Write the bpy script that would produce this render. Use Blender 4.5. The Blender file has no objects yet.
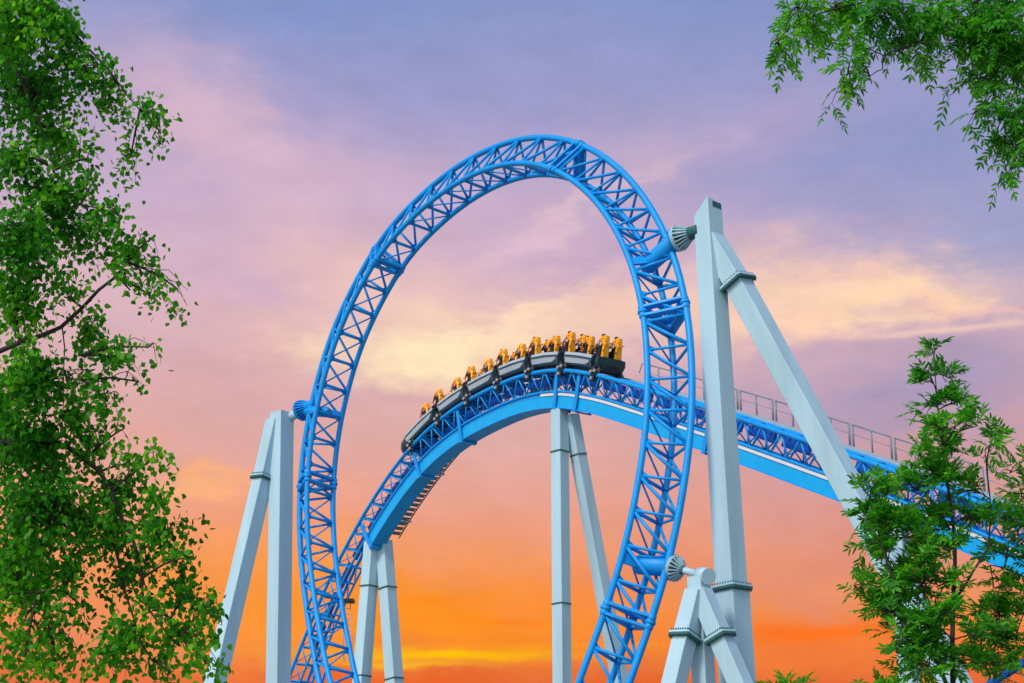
import bpy, math, random
import numpy as np
from mathutils import Vector, Matrix
random.seed(7); RNG = np.random.default_rng(7)
R = math.radians
scene = bpy.context.scene
COL = scene.collection

# ------------------------------------------------------------------ camera
FPX, PITCH, CAMZ = 1650.0, R(19), 1.7
cam_d = bpy.data.cameras.new('camera'); cam = bpy.data.objects.new('camera', cam_d); COL.objects.link(cam)
cam.location = (0, 0, CAMZ); cam.rotation_euler = (R(90) + PITCH, 0, 0)
cam_d.sensor_width = 36; cam_d.lens = FPX / 1024 * 36; cam_d.clip_end = 6000; cam_d.clip_start = .1
scene.camera = cam
CP, SP = math.cos(PITCH), math.sin(PITCH)

def ray(px, py):
    x = px - 512; y = 341.5 - py
    return Vector((x, FPX * CP - y * SP, FPX * SP + y * CP))

def at(px, py, D):
    """surveyed point: the spot on that bearing that stands D metres away along +Y"""
    r = ray(px, py); r = r * (D / r.y)
    return Vector((r.x, r.y, r.z + CAMZ))

# ------------------------------------------------------------------ materials
def srgb(r, g, b):
    f = lambda c: (c / 12.92 if c <= .04045 else ((c + .055) / 1.055) ** 2.4)
    return (f(r / 255), f(g / 255), f(b / 255), 1)

def material(name, col, rough=.45, metal=0, var=.12, scale=1.5, coat=0, bump=0, streak=False):
    m = bpy.data.materials.new(name); m.use_nodes = True
    nt = m.node_tree; N = nt.nodes; L = nt.links
    b = N['Principled BSDF']
    tc = N.new('ShaderNodeTexCoord'); mp = N.new('ShaderNodeMapping')
    L.new(tc.outputs['Object'], mp.inputs[0])
    if streak: mp.inputs['Scale'].default_value = (1, 1, .12)
    nz = N.new('ShaderNodeTexNoise'); nz.inputs['Scale'].default_value = scale; nz.inputs['Detail'].default_value = 6
    nz.inputs['Roughness'].default_value = .65
    L.new(mp.outputs[0], nz.inputs['Vector'])
    rp = N.new('ShaderNodeMapRange'); rp.inputs['From Min'].default_value = .3; rp.inputs['From Max'].default_value = .7
    rp.inputs['To Min'].default_value = 1 - var; rp.inputs['To Max'].default_value = 1 + var
    L.new(nz.outputs[0], rp.inputs[0])
    vm = N.new('ShaderNodeVectorMath'); vm.operation = 'SCALE'; vm.inputs[0].default_value = col[:3]
    L.new(rp.outputs[0], vm.inputs['Scale']); L.new(vm.outputs[0], b.inputs['Base Color'])
    b.inputs['Roughness'].default_value = rough; b.inputs['Specular IOR Level'].default_value = .3; b.inputs['Metallic'].default_value = metal
    b.inputs['Coat Weight'].default_value = coat; b.inputs['Coat Roughness'].default_value = .25
    if bump:
        bp = N.new('ShaderNodeBump'); bp.inputs['Strength'].default_value = bump; bp.inputs['Distance'].default_value = .02
        L.new(nz.outputs[0], bp.inputs['Height']); L.new(bp.outputs[0], b.inputs['Normal'])
    return m

def leaf_material(name, dark, mid, light, trans=.4):
    m = bpy.data.materials.new(name); m.use_nodes = True
    nt = m.node_tree; N = nt.nodes; L = nt.links; N.clear()
    out = N.new('ShaderNodeOutputMaterial'); g = N.new('ShaderNodeNewGeometry')
    cr = N.new('ShaderNodeValToRGB'); e = cr.color_ramp.elements
    e[0].position = 0; e[0].color = (*dark, 1); e[1].position = 1; e[1].color = (*light, 1)
    k = e.new(.55); k.color = (*mid, 1)
    tc = N.new('ShaderNodeTexCoord'); nz = N.new('ShaderNodeTexNoise'); nz.inputs['Scale'].default_value = 1.1
    nz.inputs['Detail'].default_value = 2
    L.new(tc.outputs['Object'], nz.inputs['Vector'])
    a = N.new('ShaderNodeMath'); a.operation = 'MULTIPLY_ADD'; a.inputs[1].default_value = .55; a.use_clamp = True
    s = N.new('ShaderNodeMapRange'); s.inputs['From Min'].default_value = .35; s.inputs['From Max'].default_value = .7
    s.inputs['To Max'].default_value = .5
    L.new(nz.outputs[0], s.inputs[0]); L.new(g.outputs['Random Per Island'], a.inputs[0]); L.new(s.outputs[0], a.inputs[2])
    L.new(a.outputs[0], cr.inputs[0])
    p = N.new('ShaderNodeBsdfPrincipled'); p.inputs['Roughness'].default_value = .42
    p.inputs['Specular IOR Level'].default_value = .18
    t = N.new('ShaderNodeBsdfTranslucent'); mx = N.new('ShaderNodeMixShader'); mx.inputs[0].default_value = trans
    sc = N.new('ShaderNodeVectorMath'); sc.operation = 'MULTIPLY'; sc.inputs[1].default_value = (1.5, 1.6, .9)
    L.new(cr.outputs[0], p.inputs['Base Color']); L.new(cr.outputs[0], sc.inputs[0]); L.new(sc.outputs[0], t.inputs[0])
    L.new(p.outputs[0], mx.inputs[1]); L.new(t.outputs[0], mx.inputs[2]); L.new(mx.outputs[0], out.inputs[0])
    return m

BLUE = material('azure track paint', (.001, .30, .76), .5, var=.12, coat=.05)
BEAM_LIT = material('azure beam paint with lit tint', (.001, .385, .78), .5, var=.08, coat=0)  # track azure lightened: the light falling on the beam is put into its colour
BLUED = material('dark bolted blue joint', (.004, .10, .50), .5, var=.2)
WHITE = material('pale grey steel paint', (.42, .61, .69), .5, var=.14, scale=.9, streak=True, coat=.1)
WHITE2 = material('pale galvanised rail', (.22, .26, .30), .5, metal=.1, var=.1)
GASKET = material('dark bolted flange', (.03, .12, .12), .6, var=.3, scale=9)
TRAY = material('white cable tray', (.72, .70, .74), .5, var=.05)
GREYDECK = material('grey deck panel', (.36, .45, .50), .5, var=.12)
PANEL = material('light grey car panel', (.40, .47, .52), .35, var=.1, coat=.3)
PANEL2 = material('slate car stripe', (.05, .085, .11), .35, var=.1, coat=.3)
CHASSIS = material('black chassis', (.015, .025, .035), .5, var=.3)
TEALBLK = material('dark teal nose', (.01, .05, .06), .3, var=.2, coat=.5)
YELLOW = material('amber seat shell', (1.0, .41, .010), .45, var=.22, scale=5, coat=.05)
ORANGE = material('orange restraint', (.75, .20, .02), .4, var=.1)
BLACKSEAT = material('black seat pad', (.012, .012, .018), .6, var=.3)
TYRE = material('wheel polyurethane', (.09, .085, .08), .6, var=.2)
HUB = material('steel wheel hub', (.5, .48, .45), .35, metal=.7, var=.1)
CONC = material('concrete', (.32, .31, .29), .9, var=.2, scale=4, bump=.3)
BARK = material('brown bark', (.045, .035, .033), .85, var=.35, scale=14, bump=.5)
BIRCHBARK = material('birch bark', (.35, .33, .30), .8, var=.45, scale=7, bump=.4)
SKIN = material('skin', (.55, .30, .20), .5, var=.05)
HAIRS = [material('dark hair', (.012, .008, .007), .6), material('brown hair', (.06, .03, .015), .6), material('fair hair', (.30, .19, .07), .6)]
SHIRTS = [('black', material('black cloth', (.015, .015, .02), .8)), ('red', material('red cloth', (.45, .03, .02), .8)),
          ('navy', material('navy cloth', (.02, .03, .12), .8)), ('white', material('white cloth', (.7, .7, .68), .8)),
          ('grey', material('grey cloth', (.2, .2, .2), .8))]
DENIM = material('blue denim', (.015, .022, .045), .85)
BIRCHLEAF = leaf_material('birch leaves', (.009, .085, .004), (.055, .31, .012), (.26, .58, .02), .52)
ASHLEAF = leaf_material('ash leaves', (.010, .10, .010), (.055, .33, .018), (.23, .58, .03), .52)

# ------------------------------------------------------------------ mesh collector
def wloc(o):
    v = Vector((0, 0, 0))
    while o is not None: v = v + o.location; o = o.parent
    return v

class MB:
    def __init__(s): s.v = []; s.f = []; s.sm = []
    def add(s, vs, fs, smooth=False):
        b = len(s.v); s.v += [tuple(p) for p in vs]; s.f += [tuple(b + i for i in f) for f in fs]; s.sm += [smooth] * len(fs)
    def tube(s, pts, r, seg=10, caps=True):
        pts = [Vector(p) for p in pts]; n = len(pts); rs = r if isinstance(r, (list, tuple)) else [r] * n
        T = []
        for i in range(n):
            t = pts[min(i + 1, n - 1)] - pts[max(i - 1, 0)]; T.append(t.normalized())
        a = Vector((0, 0, 1)) if abs(T[0].z) < .9 else Vector((1, 0, 0))
        a = (a - T[0] * a.dot(T[0])).normalized(); V = []
        for i in range(n):
            a = (a - T[i] * a.dot(T[i])).normalized(); b = T[i].cross(a)
            for k in range(seg):
                t = 2 * math.pi * k / seg; V.append(pts[i] + (a * math.cos(t) + b * math.sin(t)) * rs[i])
        F = []
        for i in range(n - 1):
            for k in range(seg):
                k2 = (k + 1) % seg; F.append((i * seg + k, i * seg + k2, (i + 1) * seg + k2, (i + 1) * seg + k))
        s.add(V, F, True)
        if caps:
            b = len(s.v) - len(V)
            s.f += [tuple(b + k for k in reversed(range(seg))), tuple(b + (n - 1) * seg + k for k in range(seg))]; s.sm += [False, False]
    def prism(s, p, q, e1, e2, w1, w2, w1b=None, w2b=None, top=None, c=.08):
        """box beam from p to q with chamfered corners; e1,e2 cross axes; top = per-axis slant of the far end"""
        w1b = w1 if w1b is None else w1b; w2b = w2 if w2b is None else w2b
        t = (q - p).normalized(); out = []
        for (P, a, b, end) in ((p, w1, w2, 0), (q, w1b, w2b, 1)):
            ca = min(a, b) * c
            for x, y in ((a/2-ca, -b/2), (a/2, -b/2+ca), (a/2, b/2-ca), (a/2-ca, b/2), (-a/2+ca, b/2), (-a/2, b/2-ca), (-a/2, -b/2+ca), (-a/2+ca, -b/2)):
                v = P + e1 * x + e2 * y
                if end and top: v = v + t * (top[0] * x + top[1] * y)
                out.append(v)
        F = [(i, (i + 1) % 8, 8 + (i + 1) % 8, 8 + i) for i in range(8)] + [tuple(reversed(range(8))), tuple(range(8, 16))]
        s.add(out, F)
    def box(s, c, ax, ay, az, sx, sy, sz):
        V = [c + ax * (sx * i / 2) + ay * (sy * j / 2) + az * (sz * k / 2) for i in (-1, 1) for j in (-1, 1) for k in (-1, 1)]
        s.add(V, [(0, 1, 3, 2), (4, 6, 7, 5), (0, 4, 5, 1), (2, 3, 7, 6), (0, 2, 6, 4), (1, 5, 7, 3)])
    def sphere(s, c, rx, ry, rz, n=12, m=8, M=None):
        V = [c + Vector((0, 0, -rz))]
        for j in range(1, m):
            for i in range(n):
                a = 2 * math.pi * i / n; b = -math.pi / 2 + math.pi * j / m
                V.append(c + Vector((rx * math.cos(a) * math.cos(b), ry * math.sin(a) * math.cos(b), rz * math.sin(b))))
        V.append(c + Vector((0, 0, rz))); F = []
        for i in range(n):
            F.append((0, 1 + (i + 1) % n, 1 + i)); F.append((len(V) - 1, 1 + (m - 2) * n + i, 1 + (m - 2) * n + (i + 1) % n))
            for j in range(m - 2):
                a = 1 + j * n; F.append((a + i, a + (i + 1) % n, a + n + (i + 1) % n, a + n + i))
        s.add(V, F, True)
    def mesh(s, name, mat, origin=Vector((0, 0, 0))):
        me = bpy.data.meshes.new(name)
        me.from_pydata([(x - origin.x, y - origin.y, z - origin.z) for x, y, z in s.v], [], s.f)
        me.polygons.foreach_set('use_smooth', s.sm); me.materials.append(mat); me.update(); return me
    def build(s, name, mat, parent=None, bevel=0):
        me = s.mesh(name, mat, wloc(parent) if parent else Vector((0, 0, 0)))
        o = bpy.data.objects.new(name, me); COL.objects.link(o)
        if parent: o.parent = parent
        if bevel:
            b = o.modifiers.new('bevel', 'BEVEL'); b.width = bevel; b.segments = 1; b.limit_method = 'ANGLE'
        return o

def thing(name, label, cat, loc, group=None):
    o = bpy.data.objects.new(name, None); COL.objects.link(o); o.location = loc
    o['label'] = label; o['category'] = cat
    if group: o['group'] = group
    return o
def structure(o): o['kind'] = 'structure'; return o

# ------------------------------------------------------------------ curves
def catmull(P, step=.25):
    P = [np.array(p, float) for p in P]; P = [2 * P[0] - P[1]] + P + [2 * P[-1] - P[-2]]; out = []
    for i in range(1, len(P) - 2):
        n = max(2, int(np.linalg.norm(P[i + 1] - P[i]) / step))
        for k in range(n):
            t = k / n
            out.append(.5 * ((2 * P[i]) + (P[i + 1] - P[i - 1]) * t + (2 * P[i - 1] - 5 * P[i] + 4 * P[i + 1] - P[i + 2]) * t * t + (3 * P[i] - P[i - 1] - 3 * P[i + 1] + P[i + 2]) * t ** 3))
    out.append(P[-2]); return np.array(out)

class Path:
    """arc-length path with a frame: T along, B to the near side, U away from the rails' plane"""
    def __init__(s, pts, B0):
        s.P = pts; s.s = np.r_[0, np.cumsum(np.linalg.norm(np.diff(pts, axis=0), axis=1))]; s.L = s.s[-1]; s.B0 = Vector(B0)
    def pos(s, t): return Vector([float(np.interp(t, s.s, s.P[:, i])) for i in range(3)])
    def frame(s, t):
        T = (s.pos(min(t + .3, s.L)) - s.pos(max(t - .3, 0))).normalized()
        B = (s.B0 - T * s.B0.dot(T)).normalized(); return s.pos(t), T, B, B.cross(T)
    def off(s, t, side, up):
        p, T, B, U = s.frame(t); return p + B * side + U * up

TH = R(42.52); LU = np.array([math.cos(TH), -math.sin(TH), 0]); LB = np.array([-math.sin(TH), -math.cos(TH), 0])
loop_c = [(-16, 1.8, 3.3), (-8, 1.8, 3.3), (-2, 1.8, 3.3), (1.6, 2.1, 3.25), (4.2, 3.0, 3.2), (5.8, 4.4, 3.1),
 (6.61,6.10,3.00),(7.20,8.04,2.53),(7.75,10.00,2.17),(8.11,12.02,1.84),(8.22,14.05,1.46),(8.07,16.08,1.09),(7.68,18.08,0.74),
 (7.01,20.02,0.43),(6.04,21.82,0.16),(4.79,23.45,-0.08),(3.24,24.82,-0.28),(1.43,25.78,-0.44),(-0.56,26.21,-0.60),(-2.61,26.13,-0.73),
 (-4.60,25.58,-0.82),(-6.41,24.63,-0.87),(-7.89,23.20,-0.89),(-9.03,21.49,-0.87),(-9.76,19.57,-0.82),(-10.14,17.55,-0.74),
 (-10.15,15.49,-0.64),(-9.82,13.45,-0.51),(-9.22,11.47,-0.35),(-8.44,9.56,-0.15),(-7.53,7.70,0.06),(-6.2,5.6,.15),(-4.4,3.7,.25),
 (-1.8,2.3,.35),(2,1.8,.45),(8,1.8,.55),(16,1.8,.6)]
# (u, height, lateral) -> world; survey heights are above the eye, so lift by the eye height
loopP = catmull([np.array([-.5, 56, CAMZ]) + LU * u + LB * b + np.array([0, 0, z]) for u, z, b in loop_c])
loop = Path(loopP, LB)
HT = R(56); HU = np.array([math.cos(HT), -math.sin(HT), 0]); HB = np.array([-math.sin(HT), -math.cos(HT), 0])
hill_c = [(-50,2.6),(-42,2.8),(-37.5,4.6),(-34,7.6),(-31,11.0),(-28.34,14.22),(-26.16,16.69),(-23.87,19.06),(-21.36,21.18),(-18.66,23.09),(-15.79,24.72),
 (-12.74,25.90),(-9.52,26.56),(-6.24,26.80),(-2.95,26.74),(0.29,26.22),(3.41,25.18),(6.44,23.86),(9.43,22.46),(12.43,21.08),(15.41,19.66),
 (18.38,18.22),(21.34,16.78),(24.29,15.30),(27.21,13.77),(30,12.3),(34,10.3),(40,7.8),(48,6.0),(60,5.2)]
# the survey heights above came measured from the eye already lowered by the eye height
hillP = catmull([np.array([2.623, 81.325, CAMZ]) + HU * u + np.array([0, 0, z]) for u, z in hill_c])
hill = Path(hillP, HB)
s_of_u = lambda u: float(np.interp(u, (hillP - np.array([2.623, 81.325, 0])) @ HU, hill.s))
HS0 = s_of_u(-28.34)          # where the surveyed stretch begins

def run(path, s0, s1, side, up, step=.35):
    n = max(2, int((s1 - s0) / step)); return [path.off(s0 + (s1 - s0) * i / n, side, up) for i in range(n + 1)]

# ------------------------------------------------------------------ loop track
G, DS = 1.349, 1.222
lt = thing('coaster_loop', 'huge bright blue steel loop of lattice roller coaster track standing upright', 'coaster loop', (-.5, 56, 0))
rail_n = MB(); rail_n.tube(run(loop, 0, loop.L, G / 2, 0), .105, 12); rail_n.build('rail', BLUE, lt)['label'] = 'near running rail, lighter blue'
rail_f = MB(); rail_f.tube(run(loop, 0, loop.L, -G / 2, 0), .105, 12); rail_f.build('rail', BLUE, lt)['label'] = 'far running rail'
# outward normal: U = B x T ; travel goes up the right side so U points outward
sgn = -1 if (loop.off(loop.L / 2, 0, 1) - loop.pos(loop.L / 2)).z < 0 else 1
DSs = DS * sgn
sp = MB(); sp.tube(run(loop, 0, loop.L, 0, DSs), .115, 12); sp.build('spine_tube', BLUE, lt)
nb = 92; bay = loop.L / nb
for i in range(nb):
    s0 = (i + .5) * bay; s1 = s0 + bay
    if s1 > loop.L: break
    m = MB(); n0, f0, p0 = (loop.off(s0, *a) for a in ((G/2, 0), (-G/2, 0), (0, DSs)))
    n1, f1, p1 = (loop.off(s1, *a) for a in ((G/2, 0), (-G/2, 0), (0, DSs)))
    m.tube([n0, f0], .062, 8); m.tube([n0, p0], .05, 8); m.tube([f0, p0], .05, 8)
    if i % 9 != 4:
        m.tube([n1, p0], .058, 8); m.tube([f1, p0], .050, 8); m.tube([n1, f0], .032, 6)
    else:
        m.tube([n1, p0], .05, 8); m.tube([f1, p0], .05, 8)
    # gussets where the ties meet the rails
    for a, b_ in ((n0, p0), (n0, f0), (f0, p0)):
        _, T, B, U = loop.frame(s0); d = (b_ - a).normalized()
        m.add([a + d * .09 - T * .16, a + d * .34, a + d * .09 + T * .16, a + d * .09 - T * .16 + (B.cross(d)) * .012, a + d * .34 + (B.cross(d)) * .012, a + d * .09 + T * .16 + (B.cross(d)) * .012],
              [(0, 1, 2), (5, 4, 3), (0, 3, 4, 1), (1, 4, 5, 2), (2, 5, 3, 0)])
    m.build('cross_brace', BLUE, lt)

def near_s(path, px, py, side, up):
    best = None
    for k in range(0, int(path.L * 5)):
        p = path.off(k / 5, side, up); v = p - Vector((0, 0, CAMZ)); d = v.y * CP + v.z * SP
        if p.z < 6: continue
        x = 512 + FPX * v.x / d; y = 341.5 - FPX * (-v.y * SP + v.z * CP) / d
        e = (x - px) ** 2 + (y - py) ** 2
        if best is None or e < best[0]: best = (e, k / 5)
    return best[1]

joints = [near_s(loop, *j) for j in ((638, 648-30, 0, DSs), (690, 302, 0, DSs), (580, 144, 0, DSs), (372, 259, G/2, 0), (307, 478, G/2, 0))]
for s0 in joints:
    m = MB()
    for ds in (-.17, .17):
        c = [loop.off(s0 + ds, *a) for a in ((G/2, 0), (-G/2, 0), (0, DSs))]
        _, T, B, U = loop.frame(s0 + ds)
        for a, b_ in ((0, 1), (0, 2), (1, 2)):
            d = (c[b_] - c[a]).normalized(); m.prism(c[a] + d * .05, c[b_] - d * .05, T, d.cross(T), .10, .24)
    for a in ((G/2, 0), (-G/2, 0), (0, DSs)):
        p, T, B, U = loop.frame(s0); q = loop.off(s0, *a)
        m.tube([q - T * .22, q - T * .05], .135, 14); m.tube([q + T * .05, q + T * .22], .135, 14)
        m.tube([q - T * .05, q + T * .05], .165, 16)
    m.build('splice_joint', BLUE, lt, bevel=.01)

# connecting arms that carry the loop
s_ru = near_s(loop, 668, 250, 0, DSs); s_rl = near_s(loop, 655, 568, 0, DSs); s_l = near_s(loop, 306, 411, 0, DSs)
def blue_arm(s0, tip, r0, r1, name='support_arm'):
    root = loop.off(s0, 0, -.02 * sgn); m = MB()
    m.tube([root, root + (tip - root) * .12, tip], [r0 * .55, r0, r1], 24)
    _, T, B, U = loop.frame(s0)
    for a in ((G/2, 0), (-G/2, 0)):
        c = loop.off(s0, *a); m.prism(c, root + (tip - root) * .35, T, (root - c).cross(T).normalized(), .34, .12)
    for k in range(24):
        t = 2 * math.pi * k / 24
    return m.build(name, BLUE, lt, bevel=.008)

def rib_flange(base, tip, r0, r1, n, parent, mat, matring, nm='bolted_flange', core=None):
    """conical bolted flange with radial ribs; base = wide end"""
    ax = (tip - base).normalized(); a = ax.orthogonal().normalized(); b = ax.cross(a); L_ = (tip - base).length
    m = MB(); m.tube([base, base + ax * .045], r0, 28); m.tube([base + ax * .06, base + ax * .10], r0, 28); o = m.build(nm, mat, parent); m = MB()
    m.tube([base + ax * .10, base + ax * L_ * .9, tip], [r0 * .62, r1, r1], 20)
    m.build('cone', core or mat, o)
    m = MB()
    for k in range(n):
        t = 2 * math.pi * k / n; d = a * math.cos(t) + b * math.sin(t); w = d.cross(ax) * .018
        q = [base + ax * .10 + d * r0 * .55, base + ax * .10 + d * r0 * .97, base + ax * .16 + d * r0 * .97, base + ax * min(L_ * .8, .55) + d * (r1 * 1.05)]
        m.add([v + w for v in q] + [v - w for v in q], [(0, 1, 2, 3), (7, 6, 5, 4), (0, 4, 5, 1), (1, 5, 6, 2), (2, 6, 7, 3), (3, 7, 4, 0)])
    m.build('rib', mat, o)
    m = MB()
    for k in range(n * 2):
        t = 2 * math.pi * (k + .5) / (n * 2); d = a * math.cos(t) + b * math.sin(t)
        m.tube([base - ax * .03 + d * r0 * .86, base + ax * .14 + d * r0 * .86], .022, 6)
    m.build('bolt', matring, o)
    return o

# ------------------------------------------------------------------ pale steel columns
def colframe(alpha):
    """two horizontal face normals: left-front and right-front"""
    a = R(alpha); e1 = Vector((-math.cos(a), -math.sin(a), 0)); e2 = Vector((math.sin(a), -math.cos(a), 0)); return e1, e2
def shaft(parent, p, q, w, alpha, wb=None, name='column', top=None, mat=None):
    e1, e2 = colframe(alpha); t = (q - p).normalized()
    f1 = (e1 - t * e1.dot(t)).normalized(); f2 = t.cross(f1)
    m = MB(); m.prism(p, q, f1, f2, w, w, wb, wb, top, c=.03); return m.build(name, mat or WHITE, parent)
def collar(parent, p, axis, w, alpha):
    e1, e2 = colframe(alpha); t = axis.normalized(); f1 = (e1 - t * e1.dot(t)).normalized(); f2 = t.cross(f1)
    m = MB()
    m.prism(p + t * .008, p + t * .07, f1, f2, w, w, c=.05)
    o = m.build('flange_collar', WHITE, parent)
    m = MB(); m.prism(p - t * .07, p + t * .006, f1, f2, w * .99, w * .99, c=.05)
    n = 8
    for sx in (-1, 1):
        for k in range(n):
            x = (k + .5) / n - .5
            for c in (f1 * (x * w * .92) + f2 * (sx * w * .455), f2 * (x * w * .92) + f1 * (sx * w * .455)):
                m.tube([p + c - t * .13, p + c + t * .13], .024, 6)
    m.build('bolt', GASKET, o)
def seam(parent, p, axis, w, alpha):
    e1, e2 = colframe(alpha); t = axis.normalized(); f1 = (e1 - t * e1.dot(t)).normalized(); f2 = t.cross(f1)
    m = MB(); m.prism(p - t * .035, p + t * .035, f1, f2, w * 1.03, w * 1.03, c=.05); m.build('flange_seam', GASKET, parent)
def footing(parent, p, s=1.8):
    m = MB(); X, Y, Z = Vector((1, 0, 0)), Vector((0, 1, 0)), Vector((0, 0, 1))
    m.box(Vector((p.x, p.y, .1)), X, Y, Z, s, s, .6); m.build('footing', CONC, parent, bevel=.04)
def ground_of(p, q):
    return p + (q - p) * ((p.z - .3) / (p.z - q.z))

# tall right tower
AL = 40
tc_ = at(707.5, 207, 49.3); tb = at(737.5, 683, 49.3); tb = ground_of(tc_, tb); tf = tc_ + (tb - tc_) * ((tc_.z - at(733, 588, 49.3).z) / (tc_.z - tb.z))
rt = thing('support_tower', 'tallest pale grey steel tower with slanted leg, right of the loop', 'steel tower', (tb.x, tb.y, 0))
ax = (tc_ - tb).normalized()
e1, e2 = colframe(AL)
m = MB(); f1 = (e1 - ax * e1.dot(ax)).normalized(); f2 = ax.cross(f1)
m.prism(tf, tc_ - ax * .14, f1, f2, .70, .70, .66, .66, top=(.22, .78), c=.02); m.build('column', WHITE, rt)
shaft(rt, tb, tf, .84, AL, .78, 'column_base'); collar(rt, tf, ax, .95, AL); footing(rt, tb)
# slanted leg branching at the haunch
lg0 = at(712, 240, 49.3); lg1 = at(738, 283, 48.9); lg2 = at(851, 491, 47.6); lgd = ground_of(lg1, lg2)
shaft(rt, lg1, lg0 + (lg0 - lg1) * .1, .66, AL, .62, 'haunch'); shaft(rt, lgd, lg1, .66, AL, .66, 'leg'); collar(rt, lg1, lg1 - lgd, .92, AL); footing(rt, lgd)
hp = tc_ - ax * .02 + f2 * .325 - f1 * .08; m = MB(); m.box(hp, f1, f2, ax, .40, .03, .20); m.build('hatch', GASKET, rt)

tipRU = at(677, 239, 49.95); blue_arm(s_ru, tipRU, .30, .31)
rib_flange(tipRU + (at(697, 231, 49.4) - tipRU).normalized() * .01, at(699, 230, 49.35), .44, .20, 18, rt, WHITE, GASKET, core=GASKET)
m = MB(); m.tube([tipRU - (at(697, 231, 49.4) - tipRU).normalized() * .08, tipRU], .42, 28); m.build('arm_flange', BLUE, lt)

# lower right A frame
capP = at(706, 576, 47.75); fl = at(674, 568, 48.5)
af = thing('steel_support', 'short pale A-shaped steel frame holding the loop low on its right side', 'steel support', (capP.x, capP.y, 0))
dd = (capP - fl).normalized()
m = MB(); m.tube([fl + dd * .1, fl + dd * .4, capP - dd * .15], [.16, .11, .11], 20); m.build('arm_tube', WHITE, af)
cd = (dd + Vector((0, -.9, -.1))).normalized()
m = MB(); m.tube([capP - cd * .35, capP + cd * .16], .24, 28); m.build('end_cap', WHITE, af)
pb = at(703, 683, 48.15); shaft(af, ground_of(at(699, 610, 48.1), pb), at(698.5, 577, 47.95), .50, 47, .50, 'column')
for t_, fx, fy, bx, D1 in ((696, 685, 637, 674, 47.45), (701, 720, 637, 740, 47.2)):
    p0 = at(t_, 592, 47.75); f = at(fx, fy, D1 + .15); p1 = at(bx, 683, D1 - .1); g = ground_of(f, p1)
    shaft(af, f, p0, .54, 47, .50, 'haunch'); shaft(af, g, f, .52, 47, .52, 'leg'); collar(af, f, f - g, .72, 47); footing(af, g, 1.5)
tipRL = fl - dd * .02; blue_arm(s_rl, tipRL, .30, .29)
rib_flange(tipRL, tipRL + dd * .42, .40, .12, 18, af, WHITE, GASKET, core=GASKET)
m = MB(); m.tube([tipRL - dd * .08, tipRL - dd * .005], .40, 28); m.build('arm_flange', BLUE, lt)

# left tower
AL2 = 47
c0 = at(282, 413, 65.2); cb = ground_of(c0, at(278.2, 683, 65.2))
lt2 = thing('support_tower', 'pale steel tower with slanted leg, left of the loop beside the birch', 'steel tower', (cb.x, cb.y, 0))
m = MB(); e1, e2 = colframe(AL2); m.prism(cb, c0, e1, e2, .70, .70, .70, .70, top=(0, 0), c=.02); m.build('column', WHITE, lt2); footing(lt2, cb)
l0 = at(274, 428, 65.3); l1 = at(263, 478, 65.3); l2 = at(215, 683, 65.0); g = ground_of(l1, l2)
shaft(lt2, l1, l0 + (l0 - l1) * .15, .62, AL2, .60, 'haunch'); shaft(lt2, g, l1, .68, AL2, .62, 'leg'); collar(lt2, l1, l1 - g, .80, AL2); footing(lt2, g)
tipL = at(301, 411, 64.7); nz_ = (at(290, 417, 65.2) - tipL).normalized()
m = MB(); m.tube([tipL + nz_ * .1, at(289, 418, 65.3)], [.16, .22], 16); m.build('arm_tube', WHITE, lt2)
rib = MB(); a_ = nz_.orthogonal().normalized(); b_ = nz_.cross(a_)
blue_arm(s_l, tipL, .22, .20)
rib_flange(tipL - nz_ * .0, tipL - nz_ * .85, .44, .22, 20, lt, BLUE, BLUED)

# centre column under the hill crest
cc = at(559.5, 410, 81.3); cg = Vector((cc.x, cc.y, .3))
ct = thing('support_column', 'pale steel column with slanted rear leg under the crest of the hill', 'steel support', (cg.x, cg.y, 0))
shaft(ct, cg, cc, .70, 45, .66, 'column'); footing(ct, cg)
for y in (452, 604): seam(ct, Vector((cc.x, cc.y, at(559, y, 81.3).z)), Vector((0, 0, 1)), .72, 45)
k0 = at(571, 415, 81.4); k1 = at(605, 600, 82.5); kg = ground_of(k0, k1)
shaft(ct, kg, k0, .66, 38, .62, 'leg'); kc = k0 + (k1 - k0) * .22; seam(ct, kc, k0 - kg, .655, 38); footing(ct, kg)

# A frame under the left slope
A0 = at(378, 543, 97.6)
aa = thing('steel_support', 'pale two-legged steel frame under the left slope of the hill track', 'steel support', (A0.x, A0.y, 0))
for tx, bx, fs, cy in ((372.5, 361.5, (587, 676), 0), (384, 394.5, (589, 679), 0)):
    p0 = at(tx, 541, 97.6); p1 = at(bx, 683, 97.3 if tx > 380 else 97.9); g = ground_of(p0, p1)
    shaft(aa, g, p0 , .88, 46, .74, 'leg'); footing(aa, g)
    for y in fs:
        t = (y - 541) / 142; seam(aa, p0 + (p1 - p0) * t, p0 - g, .85, 46)
# mast behind the right ash tree
sc5 = s_of_u(23.0); q5 = hill.off(sc5, 0, -1.9); qg = Vector((q5.x, q5.y, .3))
rc = thing('support_column', 'pale steel column under the right end of the hill, behind the ash tree', 'steel support', (q5.x, q5.y, 0))
shaft(rc, qg, q5, .62, 45, .6, 'column'); footing(rc, qg)

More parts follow.
